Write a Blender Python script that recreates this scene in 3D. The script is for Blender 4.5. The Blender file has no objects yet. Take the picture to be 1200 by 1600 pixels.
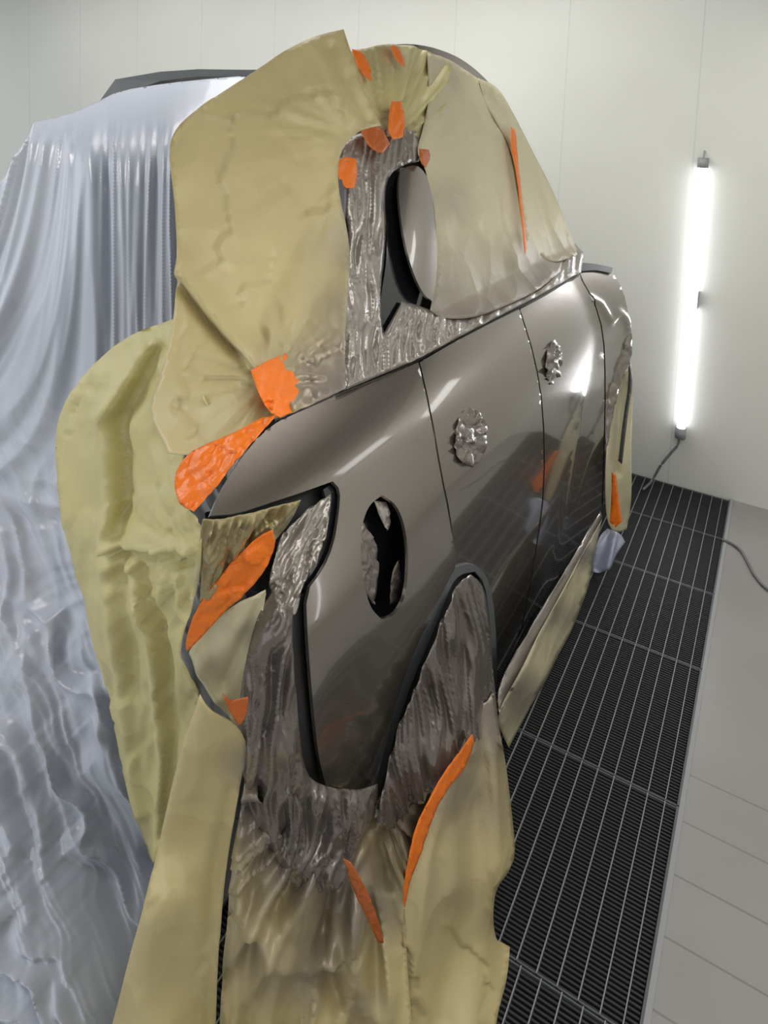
import bpy, bmesh, math, random
import numpy as np
from mathutils import Vector, Matrix, noise
from mathutils.geometry import delaunay_2d_cdt

# ------------------------------------------------------------------ camera
# perspective measured from the grating, the floor seams and the wall foot
H = 1.75
V1 = np.array([1240, 190.]); V2 = np.array([-1361, 80.])
hd = (V1-V2)/np.linalg.norm(V1-V2); nn = np.array([-hd[1], hd[0]])
PP = V2 + hd*((630-V2[0])/hd[0]) + nn*97
FP = math.sqrt(-(V1-PP) @ (V2-PP))
def camv(p):
    d = np.array([p[0]-PP[0], -(p[1]-PP[1]), -FP]); return d/np.linalg.norm(d)
RY = camv(V1); RX = -camv(V2); RZ = np.cross(RX, RY)
RM = np.array([RX, RY, RZ])
CC = np.array([0, 0, H])
cd = bpy.data.cameras.new('camera'); cam = bpy.data.objects.new('camera', cd)
bpy.context.scene.collection.objects.link(cam)
M4 = Matrix.Identity(4)
for i in range(3):
    for j in range(3): M4[i][j] = float(RM[i][j])
M4[2][3] = H
cam.matrix_world = M4
cd.sensor_fit = 'HORIZONTAL'; cd.sensor_width = 36; cd.lens = FP/1200*36
cd.shift_x = (600-PP[0])/1200; cd.shift_y = (PP[1]-800)/1200
cd.clip_start = 0.02
S = bpy.context.scene; S.camera = cam
S.view_settings.view_transform = 'Standard'; S.view_settings.look = 'None'
S.view_settings.exposure = 0.2; S.view_settings.gamma = 1; S.view_settings.use_curve_mapping = False
# ------------------------------------------------------------------ world + big lights
w = bpy.data.worlds.new('world'); S.world = w; w.use_nodes = True
w.node_tree.nodes['Background'].inputs[0].default_value = (0.93, 0.97, 1.0, 1)
w.node_tree.nodes['Background'].inputs[1].default_value = 0.85
def area(name, loc, rot, sx, sy, power, col=(1, .98, .95)):
    l = bpy.data.lights.new(name, 'AREA'); l.shape = 'RECTANGLE'; l.size = sx; l.size_y = sy
    l.energy = power; l.color = col
    o = bpy.data.objects.new(name, l); S.collection.objects.link(o)
    o.location = loc; o.rotation_euler = rot
    return o
area('ceiling_fill', (-1.6, 1.9, 2.52), (0, 0, 0), 1.2, 1.6, 13)
area('ceiling_fill', (0.45, 0.3, 2.52), (0, math.radians(12), 0), 0.5, 2.0, 15)  # fill light with no lamp box, lifts the doors
area('ceiling_fill', (-2.6, 2.45, 2.54), (math.radians(32), 0, 0), 4.6, .4, 27)  # fill light added to brighten the front wall, no lamp box here
area('ceiling_fill', (.05, 1.5, 2.54), (0, math.radians(-42), 0), .3, 2.6, 20)  # fill light added to brighten the right wall that the doors mirror
area('ceiling_fill', (-2.6, -0.3, 2.52), (0, math.radians(-15), 0), 0.8, 1.6, 32)

# ------------------------------------------------------------------ helpers
COL = S.collection
def rays(U, V):
    D = np.stack([U-PP[0], -(V-PP[1]), np.full_like(U, -FP)], 1)
    return D @ RM.T
def car_s(y, z):
    """half-profile of the car's flank: distance of the skin from x = 0"""
    h = np.clip(z, .97, 1.26)-.97; s = .535 + np.where(h < .22, 2.5*h*h, 2.5*.22*.22+1.1*(h-.22))
    q = np.maximum(0, .98-z); s = s + np.where(q < .12, .5*q*q, .5*.12*.12+.12*(q-.12))
    s = s + np.where(z > 1.26, .40*(z-1.26), 0)
    s = s + .5*np.maximum(0, .82-y)**2
    s = s - .14*np.maximum(0, y-2.4)
    # flared rear arch
    return s
def side(off=0.0):
    def f(U, V):
        D = rays(U, V); a = np.full(len(U), .05); b = 0.75/np.maximum(-D[:, 0], 1e-6)
        b = np.maximum(b, 0.01)*1.0; b = np.full(len(U), 6.0)/np.linalg.norm(D, axis=1)
        lo = np.full(len(U), .05)/np.linalg.norm(D, axis=1)
        # march
        ts = np.linspace(0, 1, 220); hit = np.full(len(U), np.nan)
        prev = lo.copy(); done = np.zeros(len(U), bool); A = lo.copy(); B = b.copy()
        for k in ts[1:]:
            t = lo+(b-lo)*k; P = CC+D*t[:, None]
            g = -P[:, 0] - (car_s(P[:, 1], P[:, 2])-off)
            new = (~done) & (g > 0)
            A[new] = prev[new]; B[new] = t[new]; done |= new
            prev = np.where(done, prev, t)
        for _ in range(30):
            m = (A+B)/2; P = CC+D*m[:, None]
            g = -P[:, 0] - (car_s(P[:, 1], P[:, 2])-off)
            B = np.where(g > 0, m, B); A = np.where(g > 0, A, m)
        return CC+D*((A+B)/2)[:, None]
    return f
def tps(ctrl, vals):
    P = np.array(ctrl, float)/800.; n = len(P); v = np.array(vals, float)
    if n < 4:
        pc = P.mean(0); g = np.linalg.lstsq(P-pc, v-v.mean(), rcond=1e-3)[0]
        return lambda U, V: v.mean()+(U/800.-pc[0])*g[0]+(V/800.-pc[1])*g[1]
    d = np.linalg.norm(P[:, None]-P[None], axis=2)
    K = np.where(d > 0, d*d*np.log(d+1e-12), 0) + np.eye(n)*0.004
    A = np.zeros((n+3, n+3)); A[:n, :n] = K; A[:n, n] = 1; A[:n, n+1:] = P; A[n, :n] = 1; A[n+1:, :n] = P.T
    c = np.linalg.solve(A, np.concatenate([v, [0, 0, 0]]))
    def f(U, V):
        Q = np.stack([U, V], 1)/800.; d = np.linalg.norm(Q[:, None]-P[None], axis=2)
        K = np.where(d > 0, d*d*np.log(d+1e-12), 0)
        return K @ c[:n] + c[n] + Q @ c[n+1:]
    return f
def dep(*ctrl):
    """free hanging sheet through points given as (u, v, forward distance)"""
    g = tps([(a, b) for a, b, _ in ctrl], [1/c for _, _, c in ctrl])
    def f(U, V):
        D = rays(U, V); Y = 1/np.clip(g(U, V), .2, 3.5)
        return CC + D*(Y/D[:, 1])[:, None]
    return f
def floor_pt(u, v, z=0.0):
    D = rays(np.array([u*1.]), np.array([v*1.]))[0]; return CC+D*((z-H)/D[2])
def ony(u, v, y):
    D = rays(np.array([u*1.]), np.array([v*1.]))[0]; return CC+D*(y/D[1])

def chaikin(p, it, lock=50):
    """corner cutting that leaves true corners alone"""
    n = len(p); fl = []
    for i in range(n):
        a, b, c = p[i-1], p[i], p[(i+1) % n]
        t1 = math.atan2(b[1]-a[1], b[0]-a[0]); t2 = math.atan2(c[1]-b[1], c[0]-b[0])
        fl.append(abs((t2-t1+math.pi) % (2*math.pi)-math.pi) > math.radians(lock))
    for _ in range(it):
        q = []; f = []
        for i in range(len(p)):
            a = p[i-1]; b = p[i]; c = p[(i+1) % len(p)]
            if fl[i]: q.append(b); f.append(True)
            else:
                q += [(b[0]*.75+a[0]*.25, b[1]*.75+a[1]*.25), (b[0]*.75+c[0]*.25, b[1]*.75+c[1]*.25)]; f += [False, False]
        p, fl = q, f
    return p
def dens(p, step):
    q = []
    for i in range(len(p)):
        a = p[i]; b = p[(i+1) % len(p)]; L = math.dist(a, b); n = max(1, int(round(L/step)))
        for k in range(n): q.append((a[0]+(b[0]-a[0])*k/n, a[1]+(b[1]-a[1])*k/n))
    return q
def inside(U, V, poly):
    r = np.zeros(len(U), bool); n = len(poly)
    for i in range(n):
        x1, y1 = poly[i]; x2, y2 = poly[(i+1) % n]
        if y1 == y2: continue
        c = ((V < y1) != (V < y2)) & (U < (x2-x1)*(V-y1)/(y2-y1)+x1)
        r ^= c
    return r
def edgedist(U, V, poly, closed=True):
    d = np.full(len(U), 1e9); n = len(poly)
    for i in range(n if closed else n-1):
        a = np.array(poly[i]); b = np.array(poly[(i+1) % n]); ab = b-a; L = ab @ ab
        if L < 1e-9: continue
        t = np.clip(((U-a[0])*ab[0]+(V-a[1])*ab[1])/L, 0, 1)
        d = np.minimum(d, np.hypot(U-a[0]-t*ab[0], V-a[1]-t*ab[1]))
    return d
# ---- wrinkle fields, metres of lift as functions of sheet coordinates
def nz(U, V, su, sv, ang=0, seed=0, ridged=False, warp=0):
    c, s = math.cos(ang), math.sin(ang); o = np.empty(len(U))
    for i, (u, v) in enumerate(zip(U, V)):
        if warp:
            q = noise.noise_vector(Vector((u/90, v/90, seed+9)))
            u += q[0]*warp; v += q[1]*warp
        a = (u*c+v*s)/su; b = (-u*s+v*c)/sv
        n = noise.noise(Vector((a, b, seed*3.7+.3)))
        if ridged: n = 1-abs(n)*2.6
        o[i] = n
    return o
def w_noise(amp, su, sv, ang=0, seed=0, ridged=False, warp=0):
    return lambda U, V: amp*nz(U, V, su, sv, ang, seed, ridged, warp)
def w_crumple(amp, size, stretch=1.0, ang=0, seed=0, warp=8):
    """faceted crumple: every cell of a Voronoi net is a tilted flat facet"""
    def f(U, V):
        c, s = math.cos(ang), math.sin(ang); o = np.empty(len(U))
        for i, (u, v) in enumerate(zip(U, V)):
            q = noise.noise_vector(Vector((u/35, v/35, seed+4.)))
            u += q[0]*warp; v += q[1]*warp
            a = (u*c+v*s)/size; b = (-u*s+v*c)/(size*stretch)
            d, pts = noise.voronoi(Vector((a, b, seed*5.1)))
            p = pts[0]; h = noise.noise_vector(p*7.31+Vector((seed, 1, 2)))
            o[i] = h[2]*.55 + (a-p[0])*h[0]*1.7 + (b-p[1])*h[1]*1.7 + min(.3, d[1]-d[0])*.5
        return amp*o
    return f
def w_rad(amp, cu, cv, k, r0, r1, seed=0):
    def f(U, V):
        t = np.arctan2(V-cv, U-cu); r = np.hypot(U-cu, V-cv)
        q = [(float(a), float(b)) for a, b in zip(t*k*.55, r/260)]
        wv = np.array([1.6*noise.noise(Vector((a, b, seed*7+1.5)))+(.9-2.6*abs(noise.noise(Vector((a*.8+4, b, seed*5))))) for a, b in q])
        return amp*wv*np.clip(r/r0, 0, 1)*np.clip(1-(r-r0)/(r1-r0), 0, 1)
    return f
def w_line(amp, pts, wd, side_=0):
    """a fold along a polyline: round ridge, or a step falling off on one side"""
    def f(U, V):
        d = edgedist(U, V, pts, closed=False)
        if side_ == 0: return amp*np.exp(-(d/wd)**2)
        # signed by side of the nearest segment chord
        a = np.array(pts[0]); b = np.array(pts[-1]); sg = np.sign((b[0]-a[0])*(V-a[1])-(b[1]-a[1])*(U-a[0]))*side_
        return amp*np.where(sg > 0, np.exp(-(d/wd)), np.exp(-(d/(wd*.18))))
    return f
def mesh_obj(name, verts, faces, mat, parent=None, smooth=True):
    me = bpy.data.meshes.new(name); me.from_pydata(verts, [], faces); me.update()
    if smooth: me.shade_smooth()
    o = bpy.data.objects.new(name, me); COL.objects.link(o)
    if mat: me.materials.append(mat)
    if parent: o.parent = parent
    return o
def sheet(name, outline, surf, mat, parent=None, step=7, wr=(), thick=.0012, holes=(), spray=None, rnd=2, nrm=None, pin=0, floor=True):
    out = chaikin(outline, rnd) if rnd else list(outline); out = dens(out, step)
    hs = [dens(chaikin(h, 2), step) for h in holes]
    us = [p[0] for p in out]; vs = [p[1] for p in out]
    gx = np.arange(min(us), max(us), step); gy = np.arange(min(vs), max(vs), step*.87)
    G = np.array([(x+(step/2 if j % 2 else 0), y) for j, y in enumerate(gy) for x in gx])
    U, V = G[:, 0], G[:, 1]
    k = inside(U, V, out) & (edgedist(U, V, out) > step*.45)
    for h in hs: k &= ~inside(U, V, h) & (edgedist(U, V, h) > step*.45)
    pts = list(out); edges = [(i, (i+1) % len(out)) for i in range(len(out))]
    for h in hs:
        b = len(pts); pts += h; edges += [(b+i, b+(i+1) % len(h)) for i in range(len(h))]
    pts += [tuple(g) for g in G[k]]
    res = delaunay_2d_cdt([Vector((float(a), float(b))) for a, b in pts], edges, [], 0, 1e-4)
    P2 = np.array([(p[0], p[1]) for p in res[0]]); F = [tuple(f) for f in res[2]]
    cen = np.array([P2[list(f)].mean(0) for f in F])
    ok = inside(cen[:, 0], cen[:, 1], out)
    for h in hs: ok &= ~inside(cen[:, 0], cen[:, 1], h)
    F = [tuple(reversed(f)) for f, q in zip(F, ok) if q]
    used = sorted({i for f in F for i in f}); mp = {j: i for i, j in enumerate(used)}
    P2 = P2[used]; F = [tuple(mp[i] for i in f) for f in F]
    U, V = P2[:, 0], P2[:, 1]
    P3 = surf(U, V)
    if wr:
        L = sum(g(U, V) for g in wr)
        if pin:
            ed = edgedist(U, V, out)
            for h in hs: ed = np.minimum(ed, edgedist(U, V, h))
            L = L*np.clip(ed/pin, 0, 1)
        if nrm is None:
            d = CC-P3; d /= np.linalg.norm(d, axis=1)[:, None]
            d = d*.55 + (np.array(DEFN)*.45)
        else: d = np.array(nrm)[None, :]
        P3 = P3 + d*L[:, None]
    if floor:   # whatever would sink below the ground comes to lie on it
        z = P3[:, 2]; low = z < .012
        t = (H-.012)/(H-z); P3 = np.where(low[:, None], CC+(P3-CC)*t[:, None], P3)
    o = mesh_obj(name, [tuple(map(float, p)) for p in P3], F, mat, parent)
    me = o.data
    if spray is not None:
        at = me.attributes.new('spray', 'FLOAT', 'POINT'); at.data.foreach_set('value', np.clip(spray(U, V), 0, 1).astype(np.float32))
    if thick:
        m = o.modifiers.new('thickness', 'SOLIDIFY'); m.thickness = thick; m.offset = -1
        if thick > .003:
            e = o.modifiers.new('hard_rim', 'EDGE_SPLIT'); e.split_angle = math.radians(50)
    return o
DEFN = (.35, -.93, .1)
def blobs(*bl):
    """paint mist carried past the body edge: (u, v, radius, strength)"""
    def f(U, V):
        r = np.zeros(len(U))
        for u, v, R, s in bl: r = np.maximum(r, s*np.clip(1.25-np.hypot(U-u, V-v)/R, 0, 1))
        n = nz(U, V, 60, 60, 0, 5)
        return np.clip(r+n*.18*(r > .05), 0, 1)
    return f
def tag(o, label, cat, group=None):
    o['label'] = label; o['category'] = cat
    if group: o['group'] = group
    return o
def struct(o): o['kind'] = 'structure'; return o
def empty(name, loc=(0, 0, 0)):
    o = bpy.data.objects.new(name, None); COL.objects.link(o); o.location = loc; o.empty_display_size = .1
    return o
def boxes(name, lst, mat, parent=None, bev=0):
    bm = bmesh.new()
    for (x0, x1, y0, y1, z0, z1) in lst:
        g = bmesh.ops.create_cube(bm, size=1)['verts']
        for v in g: v.co = Vector(((x0+x1)/2+v.co.x*(x1-x0), (y0+y1)/2+v.co.y*(y1-y0), (z0+z1)/2+v.co.z*(z1-z0)))
    me = bpy.data.meshes.new(name); bm.to_mesh(me); bm.free(); me.materials.append(mat)
    o = bpy.data.objects.new(name, me); COL.objects.link(o)
    if parent: o.parent = parent
    if bev:
        m = o.modifiers.new('b', 'BEVEL'); m.width = bev; m.segments = 2
    return o
def tube(name, pts, r, mat, parent=None, seg=10, sub=6):
    P = [Vector([float(c) for c in p]) for p in pts]
    q = []
    for i in range(len(P)-1):
        p0 = P[max(i-1, 0)]; p1 = P[i]; p2 = P[i+1]; p3 = P[min(i+2, len(P)-1)]
        for k in range(sub if len(P) > 2 else 1):
            t = k/sub; q.append(.5*((2*p1)+(-p0+p2)*t+(2*p0-5*p1+4*p2-p3)*t*t+(-p0+3*p1-3*p2+p3)*t**3))
    q.append(P[-1]); vs = []; fs = []
    for i, p in enumerate(q):
        t = (q[min(i+1, len(q)-1)]-q[max(i-1, 0)]).normalized()
        a = t.cross(Vector((0, 0, 1)) if abs(t.z) < .9 else Vector((1, 0, 0))).normalized(); b = t.cross(a)
        for k in range(seg):
            an = 2*math.pi*k/seg; vs.append(p+a*r*math.cos(an)+b*r*math.sin(an))
    for i in range(len(q)-1):
        for k in range(seg): fs.append((i*seg+k, i*seg+(k+1) % seg, (i+1)*seg+(k+1) % seg, (i+1)*seg+k))
    fs.append(tuple(range(seg-1, -1, -1))); fs.append(tuple((len(q)-1)*seg+k for k in range(seg)))
    return mesh_obj(name, vs, fs, mat, parent)
# ------------------------------------------------------------------ materials
def pm(name, col, rough=.5, metal=0, coat=0, bump=None, alpha=1, trans=0, coat_r=.04, spec=.5, emis=None, var=0, varscale=6):
    m = bpy.data.materials.new(name); m.use_nodes = True; nt = m.node_tree; b = nt.nodes['Principled BSDF']
    b.inputs['Base Color'].default_value = (*col, 1); b.inputs['Roughness'].default_value = rough
    b.inputs['Metallic'].default_value = metal; b.inputs['Coat Weight'].default_value = coat
    b.inputs['Coat Roughness'].default_value = coat_r; b.inputs['Alpha'].default_value = alpha
    b.inputs['Specular IOR Level'].default_value = spec
    if trans: b.inputs['Transmission Weight'].default_value = trans
    if emis: b.inputs['Emission Color'].default_value = (*emis[0], 1); b.inputs['Emission Strength'].default_value = emis[1]
    tc = nt.nodes.new('ShaderNodeTexCoord')
    if var:
        n = nt.nodes.new('ShaderNodeTexNoise'); n.inputs['Scale'].default_value = varscale; n.inputs['Detail'].default_value = 4
        mx = nt.nodes.new('ShaderNodeMix'); mx.data_type = 'RGBA'
        mx.inputs['A'].default_value = (*[c*(1-var) for c in col], 1); mx.inputs['B'].default_value = (*[min(1, c*(1+var)) for c in col], 1)
        nt.links.new(tc.outputs['Object'], n.inputs['Vector']); nt.links.new(n.outputs['Fac'], mx.inputs['Factor'])
        nt.links.new(mx.outputs['Result'], b.inputs['Base Color'])
    if bump:
        n = nt.nodes.new('ShaderNodeTexNoise'); n.inputs['Scale'].default_value = bump[0]; n.inputs['Detail'].default_value = 3
        bp = nt.nodes.new('ShaderNodeBump'); bp.inputs['Strength'].default_value = bump[1]; bp.inputs['Distance'].default_value = bump[2]
        nt.links.new(tc.outputs['Object'], n.inputs['Vector']); nt.links.new(n.outputs['Fac'], bp.inputs['Height'])
        nt.links.new(bp.outputs['Normal'], b.inputs['Normal'])
    return m
def paper_mat(name, col, rough=.45, spraycol=(.20, .17, .15)):
    """masking paper; the 'spray' attribute is grey paint mist that settled on it"""
    m = pm(name, col, rough, bump=(9, .35, .01)); nt = m.node_tree; b = nt.nodes['Principled BSDF']
    at = nt.nodes.new('ShaderNodeAttribute'); at.attribute_name = 'spray'
    mx = nt.nodes.new('ShaderNodeMix'); mx.data_type = 'RGBA'
    bp = [x for x in nt.nodes if x.bl_idname == 'ShaderNodeBump'][0]
    tc = [x for x in nt.nodes if x.bl_idname == 'ShaderNodeTexCoord'][0]
    wn = nt.nodes.new('ShaderNodeTexNoise'); wn.inputs['Scale'].default_value = 3
    vm = nt.nodes.new('ShaderNodeVectorMath'); vm.operation = 'MULTIPLY_ADD'; vm.inputs[1].default_value = (.25, .25, .25)
    nt.links.new(tc.outputs['Object'], wn.inputs['Vector']); nt.links.new(wn.outputs['Color'], vm.inputs[0]); nt.links.new(tc.outputs['Object'], vm.inputs[2])
    vo = nt.nodes.new('ShaderNodeTexVoronoi'); vo.inputs['Scale'].default_value = 6.5; nt.links.new(vm.outputs[0], vo.inputs['Vector'])
    b2 = nt.nodes.new('ShaderNodeBump'); b2.inputs['Strength'].default_value = .22; b2.inputs['Distance'].default_value = .05
    nt.links.new(vo.outputs['Distance'], b2.inputs['Height']); nt.links.new(bp.outputs['Normal'], b2.inputs['Normal']); nt.links.new(b2.outputs['Normal'], b.inputs['Normal'])
    n = nt.nodes.new('ShaderNodeTexNoise'); n.inputs['Scale'].default_value = 4
    m2 = nt.nodes.new('ShaderNodeMix'); m2.data_type = 'RGBA'
    m2.inputs['A'].default_value = (*[c*.93 for c in col], 1); m2.inputs['B'].default_value = (*[min(1, c*1.06) for c in col], 1)
    nt.links.new(n.outputs['Fac'], m2.inputs['Factor']); nt.links.new(m2.outputs['Result'], mx.inputs['A'])
    mx.inputs['B'].default_value = (*spraycol, 1)
    nt.links.new(at.outputs['Fac'], mx.inputs['Factor']); nt.links.new(mx.outputs['Result'], b.inputs['Base Color'])
    mr = nt.nodes.new('ShaderNodeMapRange'); mr.inputs[3].default_value = rough; mr.inputs[4].default_value = .33
    nt.links.new(at.outputs['Fac'], mr.inputs[0]); nt.links.new(mr.outputs[0], b.inputs['Roughness'])
    mm = nt.nodes.new('ShaderNodeMath'); mm.operation = 'MULTIPLY'; mm.inputs[1].default_value = .3
    nt.links.new(at.outputs['Fac'], mm.inputs[0]); nt.links.new(mm.outputs[0], b.inputs['Metallic'])
    return m
PAPER = paper_mat('masking_paper', (.50, .415, .205))
PAPER_Y = paper_mat('masking_paper_yellow', (.55, .49, .22))
PAPER_W = paper_mat('masking_paper_pale', (.55, .50, .33))
FILM = pm('overspray_film', (.30, .27, .24), .30, .5, .4, bump=(60, .4, .004))
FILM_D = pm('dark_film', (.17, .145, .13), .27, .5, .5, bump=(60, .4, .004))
FILM_OL = pm('olive_film', (.34, .28, .13), .3, .3, .6, bump=(60, .4, .004))
CLEAR = pm('thin_clear_film', (.72, .74, .70), .15, .1, .5, alpha=.75)
PAINT = pm('car_paint', (.235, .205, .178), .24, .8, 1.0, coat_r=.06)
BLACK = pm('black_rubber', (.008, .008, .009), .4)
GLOSSBLACK = pm('gloss_black', (.006, .006, .008), .12, 0, .5)
HULL = pm('underbody_black', (.02, .02, .022), .6)
ORANGE = pm('orange_tape', (.80, .17, .006), .4, bump=(70, .5, .004), var=.08, varscale=15)
ORANGE_D = pm('sprayed_orange_tape', (.50, .12, .02), .3, .2, bump=(70, .5, .004))
PLASTIC = pm('plastic_drape', (.50, .53, .60), .32, 0, .25)
def _thin():
    nt = PLASTIC.node_tree; b = nt.nodes['Principled BSDF']; lw = nt.nodes.new('ShaderNodeLayerWeight'); lw.inputs[0].default_value = .5
    mr = nt.nodes.new('ShaderNodeMapRange'); mr.inputs[1].default_value = .08; mr.inputs[2].default_value = .65; mr.inputs[1].default_value = .02; mr.inputs[3].default_value = .42; mr.inputs[4].default_value = 1.0
    nt.links.new(lw.outputs['Facing'], mr.inputs[0]); nt.links.new(mr.outputs[0], b.inputs['Alpha'])
_thin()
GRATE = pm('grate_slats', (.028, .027, .030), .6, .1)
BAR = pm('grate_bar', (.30, .295, .28), .5, .2)
PIT = pm('pit', (.004, .004, .005), .9)
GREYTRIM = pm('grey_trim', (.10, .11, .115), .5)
CAP = pm('grey_cap', (.32, .33, .33), .5)
CABLE = pm('cable_grey', (.16, .16, .16), .5)
TUBE = pm('lit_tube', (1, 1, 1), .4, emis=((.95, .95, 1), 4))
LIT = pm('lit_panel', (1, 1, 1), .5, emis=((.97, 1, 1), 4.0))
def wallmat():
    m = pm('booth_wall', (.66, .67, .60), .42, bump=(3, .08, .02)); nt = m.node_tree; b = nt.nodes['Principled BSDF']
    g = nt.nodes.new('ShaderNodeNewGeometry'); sp = nt.nodes.new('ShaderNodeSeparateXYZ'); nt.links.new(g.outputs['Position'], sp.inputs[0])
    md = nt.nodes.new('ShaderNodeMath'); md.operation = 'PINGPONG'; md.inputs[1].default_value = .31
    ad = nt.nodes.new('ShaderNodeMath'); ad.operation = 'ADD'
    nt.links.new(sp.outputs[0], ad.inputs[0]); nt.links.new(sp.outputs[1], ad.inputs[1]); nt.links.new(ad.outputs[0], md.inputs[0])
    lt = nt.nodes.new('ShaderNodeMath'); lt.operation = 'LESS_THAN'; lt.inputs[1].default_value = .0035; nt.links.new(md.outputs[0], lt.inputs[0])
    n = nt.nodes.new('ShaderNodeTexNoise'); n.inputs['Scale'].default_value = 1.3; n.inputs['Detail'].default_value = 5
    cr = nt.nodes.new('ShaderNodeMix'); cr.data_type = 'RGBA'; cr.inputs['A'].default_value = (.62, .62, .57, 1); cr.inputs['B'].default_value = (.74, .75, .70, 1)
    nt.links.new(g.outputs['Position'], n.inputs['Vector']); nt.links.new(n.outputs['Fac'], cr.inputs['Factor'])
    mx = nt.nodes.new('ShaderNodeMix'); mx.data_type = 'RGBA'; mx.inputs['B'].default_value = (.60, .61, .56, 1)
    nt.links.new(lt.outputs[0], mx.inputs['Factor']); nt.links.new(cr.outputs['Result'], mx.inputs['A']); nt.links.new(mx.outputs['Result'], b.inputs['Base Color'])
    return m
def floormat():
    m = pm('booth_floor', (.4, .39, .37), .35); nt = m.node_tree; b = nt.nodes['Principled BSDF']
    g = nt.nodes.new('ShaderNodeNewGeometry'); sp = nt.nodes.new('ShaderNodeSeparateXYZ'); nt.links.new(g.outputs['Position'], sp.inputs[0])
    ad = nt.nodes.new('ShaderNodeMath'); ad.operation = 'ADD'; ad.inputs[1].default_value = -1.781
    nt.links.new(sp.outputs[1], ad.inputs[0])
    md = nt.nodes.new('ShaderNodeMath'); md.operation = 'PINGPONG'; md.inputs[1].default_value = .0712; nt.links.new(ad.outputs[0], md.inputs[0])
    lt = nt.nodes.new('ShaderNodeMath'); lt.operation = 'LESS_THAN'; lt.inputs[1].default_value = .0024; nt.links.new(md.outputs[0], lt.inputs[0])
    l2 = nt.nodes.new('ShaderNodeMath'); l2.operation = 'LESS_THAN'; l2.inputs[1].default_value = 1.96; nt.links.new(sp.outputs[1], l2.inputs[0])
    mu = nt.nodes.new('ShaderNodeMath'); mu.operation = 'MULTIPLY'; nt.links.new(lt.outputs[0], mu.inputs[0]); nt.links.new(l2.outputs[0], mu.inputs[1])
    n = nt.nodes.new('ShaderNodeTexNoise'); n.inputs['Scale'].default_value = 3; n.inputs['Detail'].default_value = 6
    cr = nt.nodes.new('ShaderNodeMix'); cr.data_type = 'RGBA'; cr.inputs['A'].default_value = (.27, .25, .245, 1); cr.inputs['B'].default_value = (.36, .35, .33, 1)
    nt.links.new(g.outputs['Position'], n.inputs['Vector']); nt.links.new(n.outputs['Fac'], cr.inputs['Factor'])
    mx = nt.nodes.new('ShaderNodeMix'); mx.data_type = 'RGBA'; mx.inputs['B'].default_value = (.22, .21, .20, 1)
    nt.links.new(mu.outputs[0], mx.inputs['Factor']); nt.links.new(cr.outputs['Result'], mx.inputs['A']); nt.links.new(mx.outputs['Result'], b.inputs['Base Color'])
    return m
WALL = wallmat(); FLOOR = floormat()
CEILM = pm('ceiling_filter', (.015, .015, .015), .9)

# ------------------------------------------------------------------ the booth
GX0, GX1 = -0.95, -0.115           # grating strip
WY = 3.49
JY = [.78, 1.29, 1.815, 2.33, 2.74, 3.135, WY-.01]
struct(boxes('floor', [(GX1, .95, -1.6, WY, -.06, 0), (-6.2, GX0, -1.6, WY, -.06, 0), (GX0, GX1, -1.6, JY[0], -.06, 0)], FLOOR))
struct(boxes('trim_pit', [(GX0-.02, GX1+.02, -.3, WY, -.22, -.2), (GX0-.02, GX0, -.3, WY, -.2, -.06), (GX1, GX1+.02, -.3, WY, -.2, -.06)], PIT))
struct(boxes('wall_front', [(-6.2, 1.03, WY, WY+.08, -.25, 2.6)], WALL))
struct(boxes('wall_right', [(.95, 1.03, -1.6, WY, 0, 2.6)], WALL))
struct(boxes('ceiling', [(-6.2, 1.03, -1.6, WY+.08, 2.6, 2.66)], CEILM))
for x, y, L, lab in ((-1.6, 1.9, 1.5, 'long lit ceiling lamp box above the middle of the car'), (-2.6, -.3, 1.5, 'lit ceiling lamp box at the left rear of the booth')):
    t = empty('ceiling_light', (x, y, 2.6)); tag(t, lab, 'ceiling light', 'ceiling lamp boxes')
    boxes('frame', [(-.15, -.12, -L/2, L/2, -.05, 0), (.12, .15, -L/2, L/2, -.05, 0), (-.15, .15, -L/2, -L/2+.03, -.05, 0), (-.15, .15, L/2-.03, L/2, -.05, 0)], CAP, t)
    boxes('diffuser', [(-.12, .12, -L/2+.03, L/2-.03, -.035, -.015)], LIT, t)
struct(boxes('dark_reflection_box', [(-.10, .95, 3.1, WY, 2.33, 2.6)], pm('reflection_dark', (.02, .02, .022), .6)))  # unseen dark box, added so the car shoulder mirrors something dark
# lamps that show as white streaks in the shoulder of the car
t = empty('side_lamp', (.95, 3.2, 2.23)); tag(t, 'short lit lamp box on the right wall, mirrored in the car shoulder', 'wall lamp', 'wall lamp boxes')
boxes('frame', [(-.05, 0, -.28, .28, -.08, -.06), (-.05, 0, -.28, .28, .06, .08), (-.05, 0, -.28, -.26, -.06, .06), (-.05, 0, .26, .28, -.06, .06)], CAP, t)
boxes('diffuser', [(-.04, -.02, -.26, .26, -.06, .06)], LIT, t)
t = empty('side_lamp', (.56, WY, 1.93)); tag(t, 'short lit lamp box on the front wall, mirrored in the rear door', 'wall lamp', 'wall lamp boxes')
boxes('frame', [(-.2, .2, -.05, 0, -.07, -.055), (-.2, .2, -.05, 0, .055, .07), (-.2, -.185, -.05, 0, -.055, .055), (.185, .2, -.05, 0, -.055, .055)], CAP, t)
boxes('diffuser', [(-.185, .185, -.04, -.02, -.055, .055)], LIT, t)

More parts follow.
